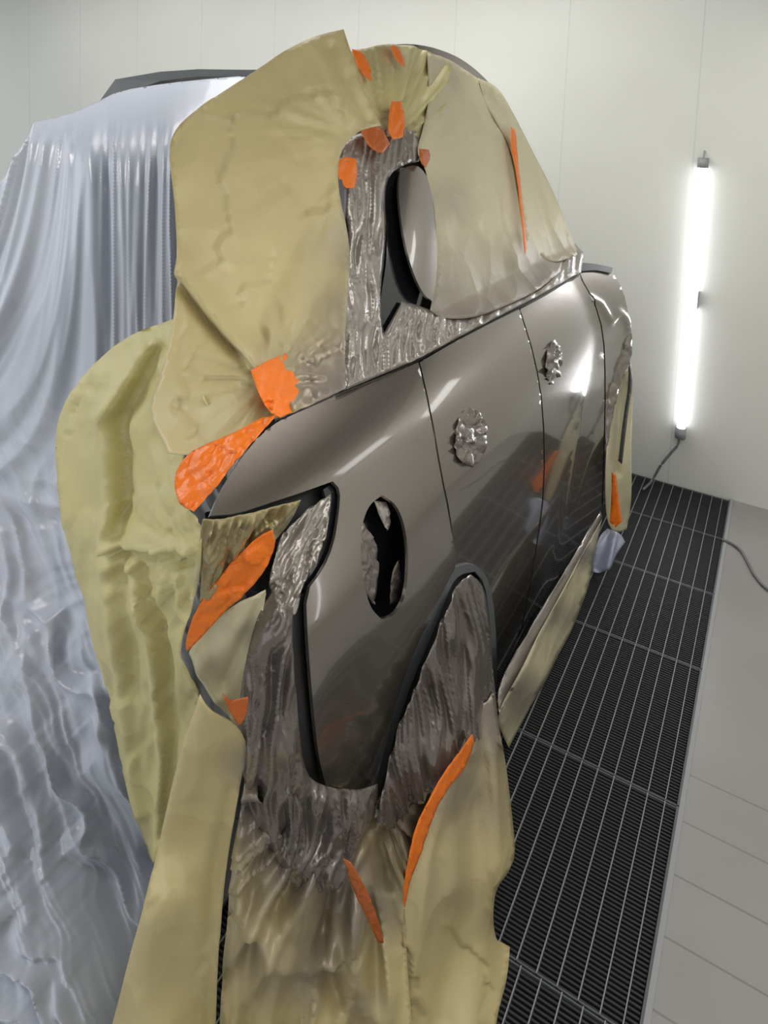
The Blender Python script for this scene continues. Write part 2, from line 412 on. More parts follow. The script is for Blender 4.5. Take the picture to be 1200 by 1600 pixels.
t = empty('tube_light', (.95, 2.05, .2)); tag(t, 'added unseen upright tube lamp on the right wall, there for the paint to mirror', 'lamp')  # added tube lamp, put here only for reflections in the car paint
tube('tube', [(-.035, 0, .02), (-.035, 0, 1.25)], .019, TUBE, t, 16)
tube('end_cap', [(-.035, 0, -.03), (-.035, 0, .02)], .024, CAP, t, 16); tube('end_cap', [(-.035, 0, 1.25), (-.035, 0, 1.3)], .024, CAP, t, 16)
boxes('back_channel', [(-.016, 0, -.02, .02, -.02, 1.29)], CAP, t)

# ---- floor gratings
GL = ['black steel floor grating panel nearest the camera, bottom of the strip', 'second black floor grating panel from the bottom, beside the wheel cover sheet', 'third floor grating panel, beside the lower end of the sill paper', 'fourth floor grating panel, in the middle of the strip', 'fifth floor grating panel, beside the wrapped front wheel', 'short last floor grating panel against the front wall']
for k in range(6):
    y0, y1 = JY[k]+.002, JY[k+1]-.002
    g = empty('floor_grate', (GX1, y0, 0)); tag(g, GL[k], 'floor grating', 'gratings in the floor strip')
    off = .012 if k == 0 else 0
    sl = []; yy = .004
    while yy < y1-y0-.004:
        sl.append((GX0-GX1+.004, -.008, yy, yy+.0042, -.016, -.004)); yy += .0098
    boxes('slats', sl, GRATE, g)
    x = -.0338+off
    while x > GX0-GX1+.01:
        boxes('bearing_bar', [(x-.0011, x+.0011, 0, y1-y0, -.022, .001)], BAR, g); x -= .0427
    boxes('edge_frame', [(-.006, 0, 0, y1-y0, -.03, .002), (GX0-GX1, GX0-GX1+.004, 0, y1-y0, -.03, 0), (GX0-GX1, 0, 0, .003, -.03, -.002), (GX0-GX1, 0, y1-y0-.003, y1-y0, -.03, -.002)], GREYTRIM, g)
boxes_edge = boxes('trim_1', [(GX1, GX1+.012, -.3, WY, -.01, .003)], CAP); struct(boxes_edge)

# ---- tube light on the wall
t = empty('tube_light', tuple(map(float, ony(1065, 670, WY)))); tag(t, 'lit white fluorescent tube lamp hung upright on the front wall', 'lamp')
base = np.array(ony(1065, 670, WY))
a = ony(1098, 262, WY-.03)-base; b = ony(1064, 668, WY-.03)-base
tube('tube', [a, b], .019, TUBE, t, 16)
ax = (a-b)/np.linalg.norm(a-b)
tube('end_cap', [a, a+ax*.045], .024, CAP, t, 16); tube('end_cap', [b, b-ax*.05], .024, CAP, t, 16)
tube('hook', [a+ax*.045, a+ax*.06+np.array([0, .01, 0]), a+ax*.075+np.array([0, .028, 0])], .004, CAP, t, 8)
boxes('back_channel', [(min(a[0], b[0])+.026, min(a[0], b[0])+.03, -.03, -.001, (a[2]+b[2])/2-.04, (a[2]+b[2])/2+.04)], CAP, t)
l = bpy.data.lights.new('tube_glow', 'AREA'); l.shape = 'RECTANGLE'; l.size = .04; l.size_y = 1.2; l.energy = 2.5; l.color = (.95, .96, 1)
lo = bpy.data.objects.new('tube_glow', l); COL.objects.link(lo); lo.parent = t
lo.location = tuple(map(float, (a+b)/2+np.array([0, -.03, 0]))); lo.rotation_euler = (math.radians(-90), 0, 0)
c = tube('lamp_cable', [ony(1061, 682, WY-.03), ony(1059, 695, WY-.035), ony(1048, 708, WY-.04), ony(1032, 728, WY-.05), floor_pt(1018, 752, .006), floor_pt(1005, 765, .006)], .006, CABLE)
tag(c, 'grey cable running from the foot of the tube lamp down to the grating', 'cable')
c = tube('floor_cable', [floor_pt(*p, .007) for p in ((1128, 843), (1143, 849), (1158, 861), (1169, 880), (1180, 900), (1200, 921), (1235, 935))], .0055, CABLE)
tag(c, 'thin dark cable curling over the bare floor right of the grating', 'cable')

# ------------------------------------------------------------------ the car
car = empty('car', (-1.4, 1.8, 0)); tag(car, 'grey brown freshly sprayed car wrapped in masking paper, standing over the grating', 'car')
def cp(o):
    o.parent = car; o.matrix_parent_inverse = Matrix.Translation((1.4, -1.8, 0)); return o
DEFN = (1, -.1, .15)
# inner shell, so the wrapped car is solid from every side
def shell():
    bm = bmesh.new(); xs = -1.17
    def prof(y, zt, zb, ins):
        zz = np.linspace(zb, zt, 14); s = car_s(np.full(14, y), zz)+ins
        R = [(-a, y, z) for a, z in zip(s, zz)]; L = [(2*xs+a, y, z) for a, z in zip(s[::-1], zz[::-1])]
        return R+L
    rings = [(1.24, 1.1, .5, .10), (1.26, 1.2, .32, .06), (1.32, 1.22, .25, .045), (2.3, 1.18, .22, .045), (2.75, 1.0, .22, .08), (3.1, .85, .25, .12), (3.25, .7, .4, .2)]
    vs = [[bm.verts.new(p) for p in prof(*r)] for r in rings]
    for A, B in zip(vs, vs[1:]):
        for i in range(len(A)): bm.faces.new((A[i], A[(i+1) % len(A)], B[(i+1) % len(B)], B[i]))
    bm.faces.new(vs[0][::-1]); bm.faces.new(vs[-1])
    rings = [(1.34, 1.5), (1.5, 1.70), (1.8, 1.73), (2.1, 1.56), (2.4, 1.12)]
    vs = []
    for y, zt in rings:
        zz = np.linspace(1.1, zt, 8); s = car_s(np.full(8, y), zz)+.07
        R = [(-a, y, z) for a, z in zip(s, zz)]; L = [(2*xs+a, y, z) for a, z in zip(s[::-1], zz[::-1])]
        vs.append([bm.verts.new(p) for p in R+L])
    for A, B in zip(vs, vs[1:]):
        for i in range(len(A)): bm.faces.new((A[i], A[(i+1) % len(A)], B[(i+1) % len(B)], B[i]))
    bm.faces.new(vs[0][::-1]); bm.faces.new(vs[-1])
    bmesh.ops.recalc_face_normals(bm, faces=bm.faces)
    me = bpy.data.meshes.new('body_shell'); bm.to_mesh(me); bm.free(); me.materials.append(HULL)
    o = bpy.data.objects.new('body_shell', me); COL.objects.link(o); return cp(o)
shell()
def arch_flare(U, V):
    d = edgedist(U, V, [(712, 885), (680, 945), (640, 1020), (610, 1100), (590, 1180), (576, 1235)], closed=False)
    return .012*np.exp(-(d/45)**2)
crease = w_line(.0075, [(546, 935), (560, 978), (578, 1025), (598, 1060), (607, 1095)], 6)
crease_b = w_line(.0035, [(682, 868), (672, 905), (655, 940)], 3.5)
crease_c = w_line(.0040, [(754, 672), (748, 740), (742, 775), (730, 805), (727, 834)], 3.5)
seam1 = [(655, 566), (672, 640), (690, 745), (702, 800), (707, 850), (706, 884)]
seam2 = [(812, 483), (836, 560), (849, 640), (851, 760), (838, 860), (815, 985)]
seam3 = [(905, 430), (928, 470), (943, 520), (946, 600), (944, 700), (941, 790)]
def off(p, d): return [(x+d, y) for x, y in p]
FILL = [(597, 774), (620, 788), (634, 825), (638, 875), (632, 930), (614, 962), (595, 967), (578, 950), (567, 905), (563, 860), (565, 820), (577, 788)]
FILLH = [(x, y) for x, y in FILL]
quarter = [(328, 806), (343, 770), (372, 722), (408, 678), (440, 655), (530, 614), (600, 588)] + off(seam1, -1.3) + \
    [(694, 900), (668, 955), (640, 1010), (612, 1085), (592, 1165), (577, 1228), (560, 1234), (508, 1226), (497, 1180), (488, 1090), (481, 1000), (478, 925), (505, 890), (522, 850), (530, 800), (532, 765), (520, 752), (470, 770), (420, 786), (370, 803)]
q = cp(sheet('quarter_panel', quarter, side(), PAINT, step=4, rnd=1, thick=.006, holes=[FILLH], wr=[arch_flare], nrm=(1, 0, 0)))
HND1 = [(735, 637), (752, 645), (762, 668), (758, 700), (748, 722), (735, 730), (718, 722), (709, 700), (712, 668), (720, 645)]
HND2 = [(866, 530), (876, 545), (879, 565), (874, 590), (864, 602), (854, 592), (851, 568), (856, 542)]
rdoor = off(seam1[:5], 1.3)+[(708, 884), (735, 880), (757, 893), (770, 930), (775, 1000), (778, 1062)] + [(800, 1020)] + off(seam2[::-1], -1.0) + [(760, 508), (710, 534)]
cp(sheet('rear_door', rdoor, side(), PAINT, step=4, rnd=1, thick=.006,  holes=[[(735, 645), (750, 655), (754, 690), (742, 718), (722, 715), (716, 680), (722, 655)]]))
fdoor = off(seam2, 1.0)+[(860, 920), (900, 855), (938, 800)]+off(seam3[::-1], -1.0)+[(860, 458)]
cp(sheet('front_door', fdoor, side(), PAINT, step=8, rnd=1, thick=.006, holes=[[(866, 536), (873, 550), (874, 570), (868, 590), (860, 590), (855, 565), (858, 545)]]))
def bonnet(U, V):
    return side()(U, V)
fend = off(seam3, 1.0)+[(950, 770), (956, 700), (960, 620), (975, 560), (984, 520), (982, 490), (974, 455), (955, 422), (908, 416)]
cp(sheet('front_fender', fend, side(), PAINT, step=4, rnd=1, thick=.006, wr=[w_line(.010, [(922, 464), (938, 474), (955, 502), (968, 487), (980, 500), (982, 520)], 4)], nrm=(1, 0, 0)))
cp(sheet('bonnet_edge', [(904, 410), (930, 412), (958, 418), (956, 427), (930, 421), (905, 424)], side(.01), GREYTRIM, step=6, thick=.004))
# roof skin under the papers, its rim shows at the top
roof_o = [(545, 92), (600, 70), (655, 68), (708, 84), (744, 108), (776, 142), (800, 195), (850, 290), (895, 385), (900, 425), (780, 485), (650, 540), (560, 560), (560, 300)]
cp(sheet('roof', roof_o, side(-.03), PAINT, step=12, thick=.01))
# belt trim
belt_top = [(432, 652), (530, 609), (600, 582), (655, 558), (720, 522), (780, 492), (840, 463), (905, 426)]
cp(sheet('belt_trim', belt_top+[(x, y+5) for x, y in belt_top[::-1]], side(.006), BLACK, step=5, rnd=0, thick=.004))
# recesses
cp(sheet('tail_lamp_recess', [(322, 800), (420, 780), (525, 745), (534, 800), (512, 890), (485, 930), (500, 1230), (560, 1240), (520, 1330), (450, 1300), (455, 1000), (420, 930), (335, 900)], side(-.035), BLACK, step=12, thick=.004))
f = cp(sheet('filler_recess', [(597+52*math.cos(a), 870+110*math.sin(a)) for a in np.linspace(0, 6.283, 26)[:-1]], side(-.045), GLOSSBLACK, step=9, thick=.004))
cp(sheet('arch_liner', [(690, 880), (740, 870), (772, 900), (785, 1080), (700, 1200), (590, 1240), (600, 1100), (650, 980)], side(-.06), BLACK, step=12, thick=.004))
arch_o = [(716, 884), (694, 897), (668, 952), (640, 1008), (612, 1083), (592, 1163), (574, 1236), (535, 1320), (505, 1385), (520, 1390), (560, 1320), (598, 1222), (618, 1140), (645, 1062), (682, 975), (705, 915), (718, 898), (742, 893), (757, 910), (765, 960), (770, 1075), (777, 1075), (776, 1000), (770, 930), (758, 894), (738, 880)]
cp(sheet('arch_lip_dark_reflection', arch_o, side(.004), GREYTRIM, step=6, rnd=1, thick=.008))  # dark colour stands in for the dark reflection on the flare edge
cp(sheet('lamp_seal', [(505, 765), (525, 752), (531, 800), (522, 850), (505, 890), (479, 925), (466, 917), (492, 880), (508, 845), (515, 800)], side(-.012), GLOSSBLACK, step=6, thick=.006))
cp(sheet('bumper_gap', [(455, 935), (478, 925), (482, 1000), (489, 1090), (499, 1228), (472, 1222), (462, 1090), (456, 1000)], side(-.012), BLACK, step=8, thick=.006))  # black strip painted in for the shade of the bumper gap
# pillar behind the rear door
cp(sheet('window_gap', [(598, 285), (612, 262), (640, 262), (640, 330), (645, 400), (665, 440), (668, 468), (650, 490), (625, 480), (596, 545), (592, 480), (606, 400), (602, 330)], side(.012), GLOSSBLACK, step=8, thick=.004))
DEFN = (1, -.1, .15)
cp(sheet('pillar_panel', [(623, 270), (637, 258), (654, 260), (668, 280), (677, 320), (682, 380), (683, 430), (674, 470), (660, 462), (642, 425), (629, 370), (622, 310)], side(.035), PAINT, step=6, thick=.006, wr=[lambda U, V: .010*(1-((U-652)/32)**2).clip(0, 1)]))
# roof rail / spoiler across the tail, seen beyond the plastic
sp = [ony(154, 160, 1.36), ony(180, 124, 1.38), ony(250, 112, 1.4), ony(310, 108, 1.42), ony(385, 109, 1.43), ony(470, 108, 1.42)]
bm = bmesh.new(); prev = None
for i, p in enumerate(sp):
    p = Vector(map(float, p)); hgt = [.05, .045, .026, .020, .016, .016][i]; dx = [.03, .03, 0, 0, 0, 0][i]
    r = [bm.verts.new(p+Vector(v)) for v in ((0, 0, 0), (dx, 0, -hgt), (dx, .12, -hgt), (0, .12, 0))]
    if prev:
        for k in range(4): bm.faces.new((prev[k], prev[(k+1) % 4], r[(k+1) % 4], r[k]))
    else: bm.faces.new(r[::-1])
    prev = r
bm.faces.new(prev); bmesh.ops.recalc_face_normals(bm, faces=bm.faces)
me = bpy.data.meshes.new('roof_spoiler'); bm.to_mesh(me); bm.free(); me.materials.append(GREYTRIM)
o = bpy.data.objects.new('roof_spoiler', me); COL.objects.link(o); cp(o)
# wheels
def wheel(y, zc, rad):
    vs = []; fs = []; N = 40; prof = [(.0, .55), (.0, .62), (-.012, .66), (0, .80), (.02, .93), (.05, 1.0), (.15, 1.0), (.18, .93), (.2, .8), (.2, .55)]
    for i in range(N):
        an = 2*math.pi*i/N
        for dx, rr in prof: vs.append((-.73-dx, y+rad*rr*math.cos(an), zc+rad*rr*math.sin(an)))
    m = len(prof)
    for i in range(N):
        for k in range(m-1): fs.append((i*m+k, ((i+1) % N)*m+k, ((i+1) % N)*m+k+1, i*m+k+1))
    o = cp(mesh_obj('wheel', vs, fs, BLACK)); 
    r = mesh_obj('rim', [(-.75, y+rad*.58*math.cos(a), zc+rad*.58*math.sin(a)) for a in np.linspace(0, 6.283, 30)[:-1]]+[(-.77, y, zc)], [(i, (i+1) % 29, 29) for i in range(29)], CAP, o)
wheel(1.42, .29, .29); wheel(2.85, .26, .26)

# ------------------------------------------------------------------ film
def thing(o, lab, cat, group=None): return tag(o, lab, cat, group)
FG = 'sprayed masking film pieces'
A90 = math.pi/2
DEFN = (.8, -.6, .1)
thing(sheet('masking_film', [(524, 245), (545, 212), (600, 196), (648, 200), (662, 235), (655, 252), (618, 262), (600, 290), (604, 380), (592, 470), (600, 520), (628, 470), (655, 478), (690, 490), (740, 495), (800, 470), (850, 448), (880, 400), (898, 380), (912, 395), (908, 426), (840, 464), (780, 494), (720, 525), (655, 560), (600, 584), (538, 610), (532, 560), (528, 470), (548, 390), (538, 320), (530, 290)],
    side(.02), FILM, step=3.6, wr=[w_noise(.013, 10, 95, .06, 4, True, 12), w_noise(.010, 26, 120, .02, 14, True, 10), w_crumple(.004, 14, 4, .1, 13)], pin=6), 'crinkled silver masking film gathered at the rear pillar and along the window line', 'masking film', FG)
thing(sheet('masking_film', [(425, 880), (440, 830), (480, 795), (516, 770), (512, 810), (500, 860), (475, 910), (462, 955), (440, 960), (425, 930), (418, 905)],
    side(.0), FILM, step=3.2, wr=[w_crumple(.008, 13, 3, .35, 21), w_noise(.014, 9, 60, .45, 22, True, 12)]), 'crumpled silver film stuffed into the tail lamp opening', 'masking film', FG)
thing(sheet('masking_film', [(318, 812), (345, 812), (400, 800), (440, 790), (470, 782), (455, 815), (425, 850), (395, 880), (360, 925), (330, 950), (312, 940), (316, 890), (310, 850)],
    dep((318, 812, .53), (470, 785, .68), (330, 950, .63), (400, 860, .66)), FILM_OL, step=3.4, wr=[w_crumple(.010, 16, 2.5, .5, 24), w_noise(.016, 11, 60, .5, 25, True, 14)], pin=12), 'olive tinted crumpled film bunched under the tail tip', 'masking film', FG)
thing(sheet('masking_film', [(375, 1190), (372, 1100), (388, 1010), (405, 955), (425, 925), (458, 950), (456, 1000), (463, 1090), (474, 1205), (500, 1228), (560, 1236), (590, 1225), (590, 1260), (560, 1330), (530, 1390), (470, 1400), (430, 1340), (395, 1280)],
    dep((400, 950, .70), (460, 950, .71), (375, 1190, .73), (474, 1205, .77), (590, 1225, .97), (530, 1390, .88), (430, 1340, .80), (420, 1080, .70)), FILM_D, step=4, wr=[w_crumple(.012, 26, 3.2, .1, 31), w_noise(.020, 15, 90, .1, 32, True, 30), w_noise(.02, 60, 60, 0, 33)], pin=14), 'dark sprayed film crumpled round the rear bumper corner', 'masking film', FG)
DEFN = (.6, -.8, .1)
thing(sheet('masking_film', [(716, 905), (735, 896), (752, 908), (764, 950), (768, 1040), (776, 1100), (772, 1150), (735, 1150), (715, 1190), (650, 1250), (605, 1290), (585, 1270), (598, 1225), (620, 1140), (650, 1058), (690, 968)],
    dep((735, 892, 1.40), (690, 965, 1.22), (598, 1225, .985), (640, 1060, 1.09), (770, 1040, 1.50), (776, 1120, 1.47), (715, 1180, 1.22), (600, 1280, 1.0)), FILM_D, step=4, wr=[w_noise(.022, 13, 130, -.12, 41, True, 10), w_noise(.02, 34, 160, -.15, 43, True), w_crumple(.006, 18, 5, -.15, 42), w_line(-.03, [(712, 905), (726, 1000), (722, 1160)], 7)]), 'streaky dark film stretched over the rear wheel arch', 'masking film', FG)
thing(sheet('masking_film', [(938, 798), (942, 812), (905, 880), (860, 960), (815, 1045), (780, 1115), (776, 1080), (800, 1028), (850, 945), (900, 860)],
    dep((938, 798, 2.72), (942, 812, 2.72), (776, 1080, 1.63), (780, 1115, 1.62), (860, 940, 2.02)), FILM, step=5, wr=[w_noise(.012, 7, 120, .5, 51, True), w_crumple(.005, 10, 4, .5, 52)]), 'long narrow crinkled film strip along the car sill', 'masking film', FG)
DEFN = (1, -.1, .1)
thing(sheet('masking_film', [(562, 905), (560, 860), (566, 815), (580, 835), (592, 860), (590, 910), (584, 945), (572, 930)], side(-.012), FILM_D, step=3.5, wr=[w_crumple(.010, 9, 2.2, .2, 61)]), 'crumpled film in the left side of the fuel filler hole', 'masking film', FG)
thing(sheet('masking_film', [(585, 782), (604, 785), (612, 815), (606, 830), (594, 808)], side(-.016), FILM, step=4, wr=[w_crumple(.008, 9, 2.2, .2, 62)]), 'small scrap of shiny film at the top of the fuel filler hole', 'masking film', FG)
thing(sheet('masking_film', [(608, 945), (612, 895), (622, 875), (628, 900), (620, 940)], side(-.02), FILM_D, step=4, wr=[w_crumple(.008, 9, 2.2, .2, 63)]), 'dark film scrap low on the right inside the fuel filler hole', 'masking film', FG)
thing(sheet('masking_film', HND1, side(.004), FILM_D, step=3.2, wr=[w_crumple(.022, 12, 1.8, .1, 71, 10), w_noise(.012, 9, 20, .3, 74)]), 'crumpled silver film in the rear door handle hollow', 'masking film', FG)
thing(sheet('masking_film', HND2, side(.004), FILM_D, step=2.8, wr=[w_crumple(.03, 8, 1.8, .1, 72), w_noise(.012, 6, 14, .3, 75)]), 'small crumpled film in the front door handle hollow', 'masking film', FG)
thing(sheet('masking_film', [(964, 500), (980, 488), (988, 520), (986, 570), (972, 590), (958, 640), (952, 690), (946, 700), (950, 620), (958, 560)], dep((964, 500, 2.68), (986, 570, 2.76), (946, 700, 2.62), (955, 620, 2.66)), FILM, step=3.2, wr=[w_crumple(.014, 8, 2.5, .1, 73)]), 'wrinkled silver film down the front edge of the far fender', 'masking film', FG)

# ------------------------------------------------------------------ papers
PG = 'masking paper sheets'
DEFN = (.5, -.85, .1)
thing(sheet('masking_paper', [(270, 205), (300, 176), (350, 141), (400, 110), (450, 75), (500, 54), (537, 46), (548, 80), (572, 150), (596, 196), (562, 202), (530, 235), (527, 290), (548, 380), (545, 450), (538, 530), (540, 607), (482, 630), (432, 652), (404, 660), (345, 695), (300, 712), (262, 706), (244, 670), (233, 636), (250, 590), (266, 540), (274, 480), (277, 420), (272, 300), (262, 240)],
    dep((270, 205, .76), (537, 46, 1.24), (572, 150, 1.20), (530, 240, 1.08), (540, 420, .98), (540, 600, .72), (432, 650, .60), (233, 636, .57), (274, 480, .64), (262, 300, .70), (420, 350, .84), (300, 710, .53), (420, 130, 1.02)), PAPER, step=7,
    wr=[w_line(.026, [(280, 425), (330, 480), (370, 530), (402, 568)], 16), w_line(-.028, [(278, 440), (320, 500), (365, 548), (398, 580)], 8), w_line(.020, [(530, 300), (490, 370), (450, 470), (420, 560)], 30), w_line(-.018, [(505, 300), (440, 420), (410, 520)], 26),
        w_line(.02, [(490, 70), (520, 130), (560, 190)], 18), w_line(-.02, [(515, 75), (545, 140), (575, 190)], 10), w_rad(.006, 570, 210, 11, 60, 240, 1.), w_rad(.009, 430, 590, 10, 50, 170, 2.), w_noise(.016, 130, 130, 0, 7), w_crumple(.012, 120, 1.4, .5, 9, 25), w_noise(.004, 50, 90, .6, 8), w_rad(.008, 540, 600, 16, 60, 200, .4)],
    spray=blobs((570, 590, 130, 1.0), (500, 590, 90, .8), (600, 500, 120, .8), (560, 400, 90, .45), (590, 250, 60, .4)), thick=.001), 'largest tan masking paper sheet, over the rear side window and tail corner', 'masking paper', PG)
DEFN = (.8, -.5, .2)
thing(sheet('masking_paper', [(548, 80), (600, 68), (650, 72), (700, 92), (700, 140), (690, 190), (668, 215), (655, 235), (635, 218), (600, 215), (575, 180), (562, 130)], side(.025), PAPER_Y, step=6,
    wr=[w_rad(.024, 605, 225, 17, 110, 300, .3), w_noise(.01, 26, 90, 0, 17)], spray=blobs((620, 215, 40, .6), (600, 90, 60, .35))), 'pleated top strip of masking paper gathered under the roof edge', 'masking paper', PG)
thing(sheet('masking_paper', [(668, 82), (705, 92), (742, 118), (775, 145), (800, 195), (850, 288), (880, 345), (893, 385), (900, 400), (850, 448), (800, 474), (740, 497), (690, 498), (672, 485), (684, 430), (682, 370), (676, 310), (664, 262), (650, 238), (660, 205), (672, 150)], side(.030), PAPER_W, step=7,
    wr=[w_rad(.006, 650, 240, 11, 60, 200, 1.4), w_crumple(.012, 95, 1.5, .4, 20, 20), w_noise(.010, 110, 130, .3, 19), w_line(.016, [(740, 270), (770, 350), (800, 400)], 16), w_noise(.007, 40, 90, .2, 18)], spray=blobs((760, 520, 130, 1.0), (860, 460, 110, 1.0), (700, 480, 110, .8), (690, 320, 60, .3), (690, 110, 50, .25))), 'pale masking paper sheet over the side windows, right of the pillar', 'masking paper', PG)
thing(sheet('masking_paper', [(748, 122), (778, 136), (796, 166), (830, 232), (866, 300), (898, 380), (902, 398), (868, 412), (845, 400), (826, 390), (812, 310), (800, 232), (775, 190), (758, 160)], side(.036), PAPER_W, step=6,
    wr=[w_noise(.012, 22, 130, -.35, 29), w_line(-.02, [(762, 150), (786, 184)], 5)], spray=blobs((880, 410, 45, .6))), 'narrow overlapping paper strip along the right edge of the window paper', 'masking paper', PG)
DEFN = (.3, -.95, 0)
thing(sheet('masking_paper', [(276, 496), (212, 518), (168, 548), (122, 598), (96, 640), (88, 690), (94, 780), (112, 868), (138, 960), (163, 1050), (186, 1150), (208, 1240), (236, 1335), (250, 1350), (262, 1300), (280, 1200), (304, 1130), (318, 1080), (296, 1030), (285, 1010), (305, 940), (318, 880), (325, 815), (300, 780), (290, 700), (330, 640), (300, 540)],
    dep((276, 496, .69), (96, 640, .84), (90, 800, .82), (112, 870, .83), (236, 1335, .97), (325, 830, .56), (290, 700, .60), (290, 1010, .66), (310, 1090, .74), (163, 1050, .88), (200, 760, .66), (170, 600, .72)), PAPER_Y, step=6.5,
    wr=[w_line(.035, [(170, 850), (230, 840), (300, 850)], 9), w_line(-.03, [(170, 862), (240, 870), (300, 880)], 8), w_line(.034, [(230, 545), (165, 650), (172, 760), (170, 900), (195, 1080), (225, 1260)], 11), w_line(-.028, [(250, 545), (190, 650), (192, 760), (190, 900), (215, 1080)], 9), w_line(-.02, [(245, 590), (190, 660), (195, 800)], 16),
        w_line(.032, [(205, 870), (240, 1000), (258, 1180), (250, 1330)], 8), w_line(-.030, [(222, 880), (262, 1020), (272, 1150), (258, 1300)], 8), w_noise(.010, 30, 320, .14, 44, True, 40), w_noise(.010, 60, 300, -.1, 45, True, 30), w_line(.02, [(275, 880), (290, 960)], 7), w_rad(.012, 315, 870, 10, 60, 240, .8), w_rad(.006, 250, 600, 7, 90, 200, 0), w_noise(.014, 70, 130, .2, 37), w_crumple(.016, 75, 2.0, .15, 38, 20)],
    spray=blobs((330, 900, 30, .5))), 'yellow masking paper hanging like a sleeve from the rear corner, beside the plastic', 'masking paper', PG)
thing(sheet('masking_paper', [(300, 1010), (330, 975), (370, 940), (412, 928), (408, 985), (395, 1040), (388, 1110), (375, 1140), (345, 1110), (318, 1060), (296, 1025)],
    dep((300, 1010, .66), (412, 930, .69), (388, 1110, .71), (330, 1060, .70)), PAPER_W, step=6, wr=[w_line(.02, [(300, 1010), (340, 1090)], 9), w_noise(.014, 25, 60, .3, 47), w_line(-.015, [(410, 930), (350, 1070)], 8)], spray=blobs((405, 1000, 30, .5), (330, 1040, 25, .3))), 'small pale paper flap between the tail lamp tape and the bumper', 'masking paper', PG)
thing(sheet('masking_paper', [(318, 1075), (345, 1105), (375, 1135), (388, 1170), (372, 1240), (356, 1330), (346, 1430), (338, 1560), (335, 1720), (140, 1720), (176, 1600), (205, 1490), (232, 1400), (252, 1320), (270, 1240), (286, 1170), (304, 1115)],
    dep((318, 1075, .66), (388, 1160, .71), (252, 1320, .72), (350, 1400, .76), (176, 1600, .73), (338, 1600, .80), (290, 1400, .68), (260, 1600, .70), (200, 1720, .66)), PAPER, step=7,
    wr=[w_line(.03, [(330, 1090), (270, 1280), (230, 1500), (215, 1700)], 34), w_noise(.008, 70, 260, .1, 57), w_crumple(.008, 80, 3, .1, 58, 15), w_line(-.016, [(360, 1240), (330, 1380), (322, 1600)], 12)], spray=blobs((390, 1190, 45, .7))), 'long smooth tan paper falling to the floor at bottom left of the bumper', 'masking paper', PG)
DEFN = (.45, -.9, 0)
thing(sheet('masking_paper', [(392, 1180), (405, 1230), (440, 1290), (500, 1330), (560, 1300), (600, 1240), (650, 1205), (712, 1175), (700, 1215), (655, 1290), (634, 1370), (634, 1470), (645, 1600), (652, 1720), (345, 1720), (346, 1560), (355, 1430), (367, 1320), (380, 1240)],
    dep((392, 1180, .75), (600, 1240, 1.02), (712, 1175, 1.23), (500, 1330, .87), (346, 1430, .80), (634, 1400, 1.05), (338, 1600, .83), (500, 1600, .90), (645, 1600, 1.0), (430, 1450, .80), (500, 1480, .90)), PAPER, step=6,
    wr=[w_rad(.032, 560, 1230, 15, 90, 700, 3.3), w_noise(.018, 48, 260, .03, 67, True), w_line(.04, [(380, 1400), (430, 1480), (520, 1500)], 16), w_line(-.04, [(600, 1310), (540, 1400), (500, 1480), (520, 1560)], 16), w_crumple(.020, 60, 2.2, .2, 68, 15), w_line(.03, [(610, 1400), (600, 1600)], 14), w_line(-.06, [(600, 1255), (560, 1320), (512, 1400), (500, 1480)], 9), w_line(.03, [(380, 1300), (370, 1600)], 12)],
    spray=blobs((470, 1310, 140, 1.0), (400, 1260, 90, .9), (540, 1400, 110, .9), (620, 1250, 100, .85), (500, 1480, 90, .7), (400, 1480, 80, .4), (560, 1560, 60, .35))), 'crumpled paper apron, grey with paint mist, below the rear bumper', 'masking paper', PG)
thing(sheet('masking_paper', [(772, 1080), (778, 1120), (790, 1190), (800, 1270), (806, 1330), (797, 1349), (780, 1366), (771, 1395), (770, 1440), (776, 1464), (796, 1472), (792, 1530), (772, 1600), (768, 1720), (645, 1720), (640, 1560), (628, 1450), (630, 1380), (650, 1290), (685, 1215), (720, 1160), (745, 1110)],
    dep((772, 1085, 1.46), (806, 1330, 1.40), (771, 1440, 1.29), (772, 1600, 1.15), (645, 1600, 1.02), (630, 1400, 1.04), (720, 1160, 1.25), (700, 1400, 1.10), (740, 1260, 1.27), (650, 1290, 1.08)), PAPER, step=6.5,
    wr=[w_rad(.026, 745, 1040, 17, 120, 800, 4.1), w_noise(.016, 55, 300, -.08, 77), w_crumple(.012, 70, 3, 0, 79, 15), w_line(.02, [(770, 1100), (775, 1300), (740, 1600)], 18), w_line(-.018, [(740, 1200), (730, 1380), (700, 1600)], 22), w_noise(.008, 26, 200, .15, 78)],
    spray=blobs((745, 1120, 110, .95), (700, 1230, 120, .6), (690, 1380, 120, .3), (650, 1280, 60, .5))), 'broad tan paper skirt hanging over the rear wheel beside the grating', 'masking paper', PG)
DEFN = (.9, -.3, .1)
thing(sheet('masking_paper', [(941, 812), (934, 850), (925, 892), (916, 925), (895, 985), (862, 1045), (835, 1095), (795, 1168), (782, 1140), (776, 1112), (812, 1045), (858, 960), (903, 880)],
    dep((941, 812, 2.68), (925, 892, 2.55), (916, 925, 2.42), (795, 1168, 1.75), (776, 1110, 1.60), (858, 960, 1.98), (862, 1045, 2.06)), PAPER_W, step=6, wr=[w_noise(.02, 18, 160, .5, 87), w_noise(.012, 60, 60, 0, 88)],
    spray=blobs((800, 1080, 45, .6), (870, 960, 28, .6), (920, 870, 22, .6))), 'low paper skirt taped under the car sill, touching the grating', 'masking paper', PG)
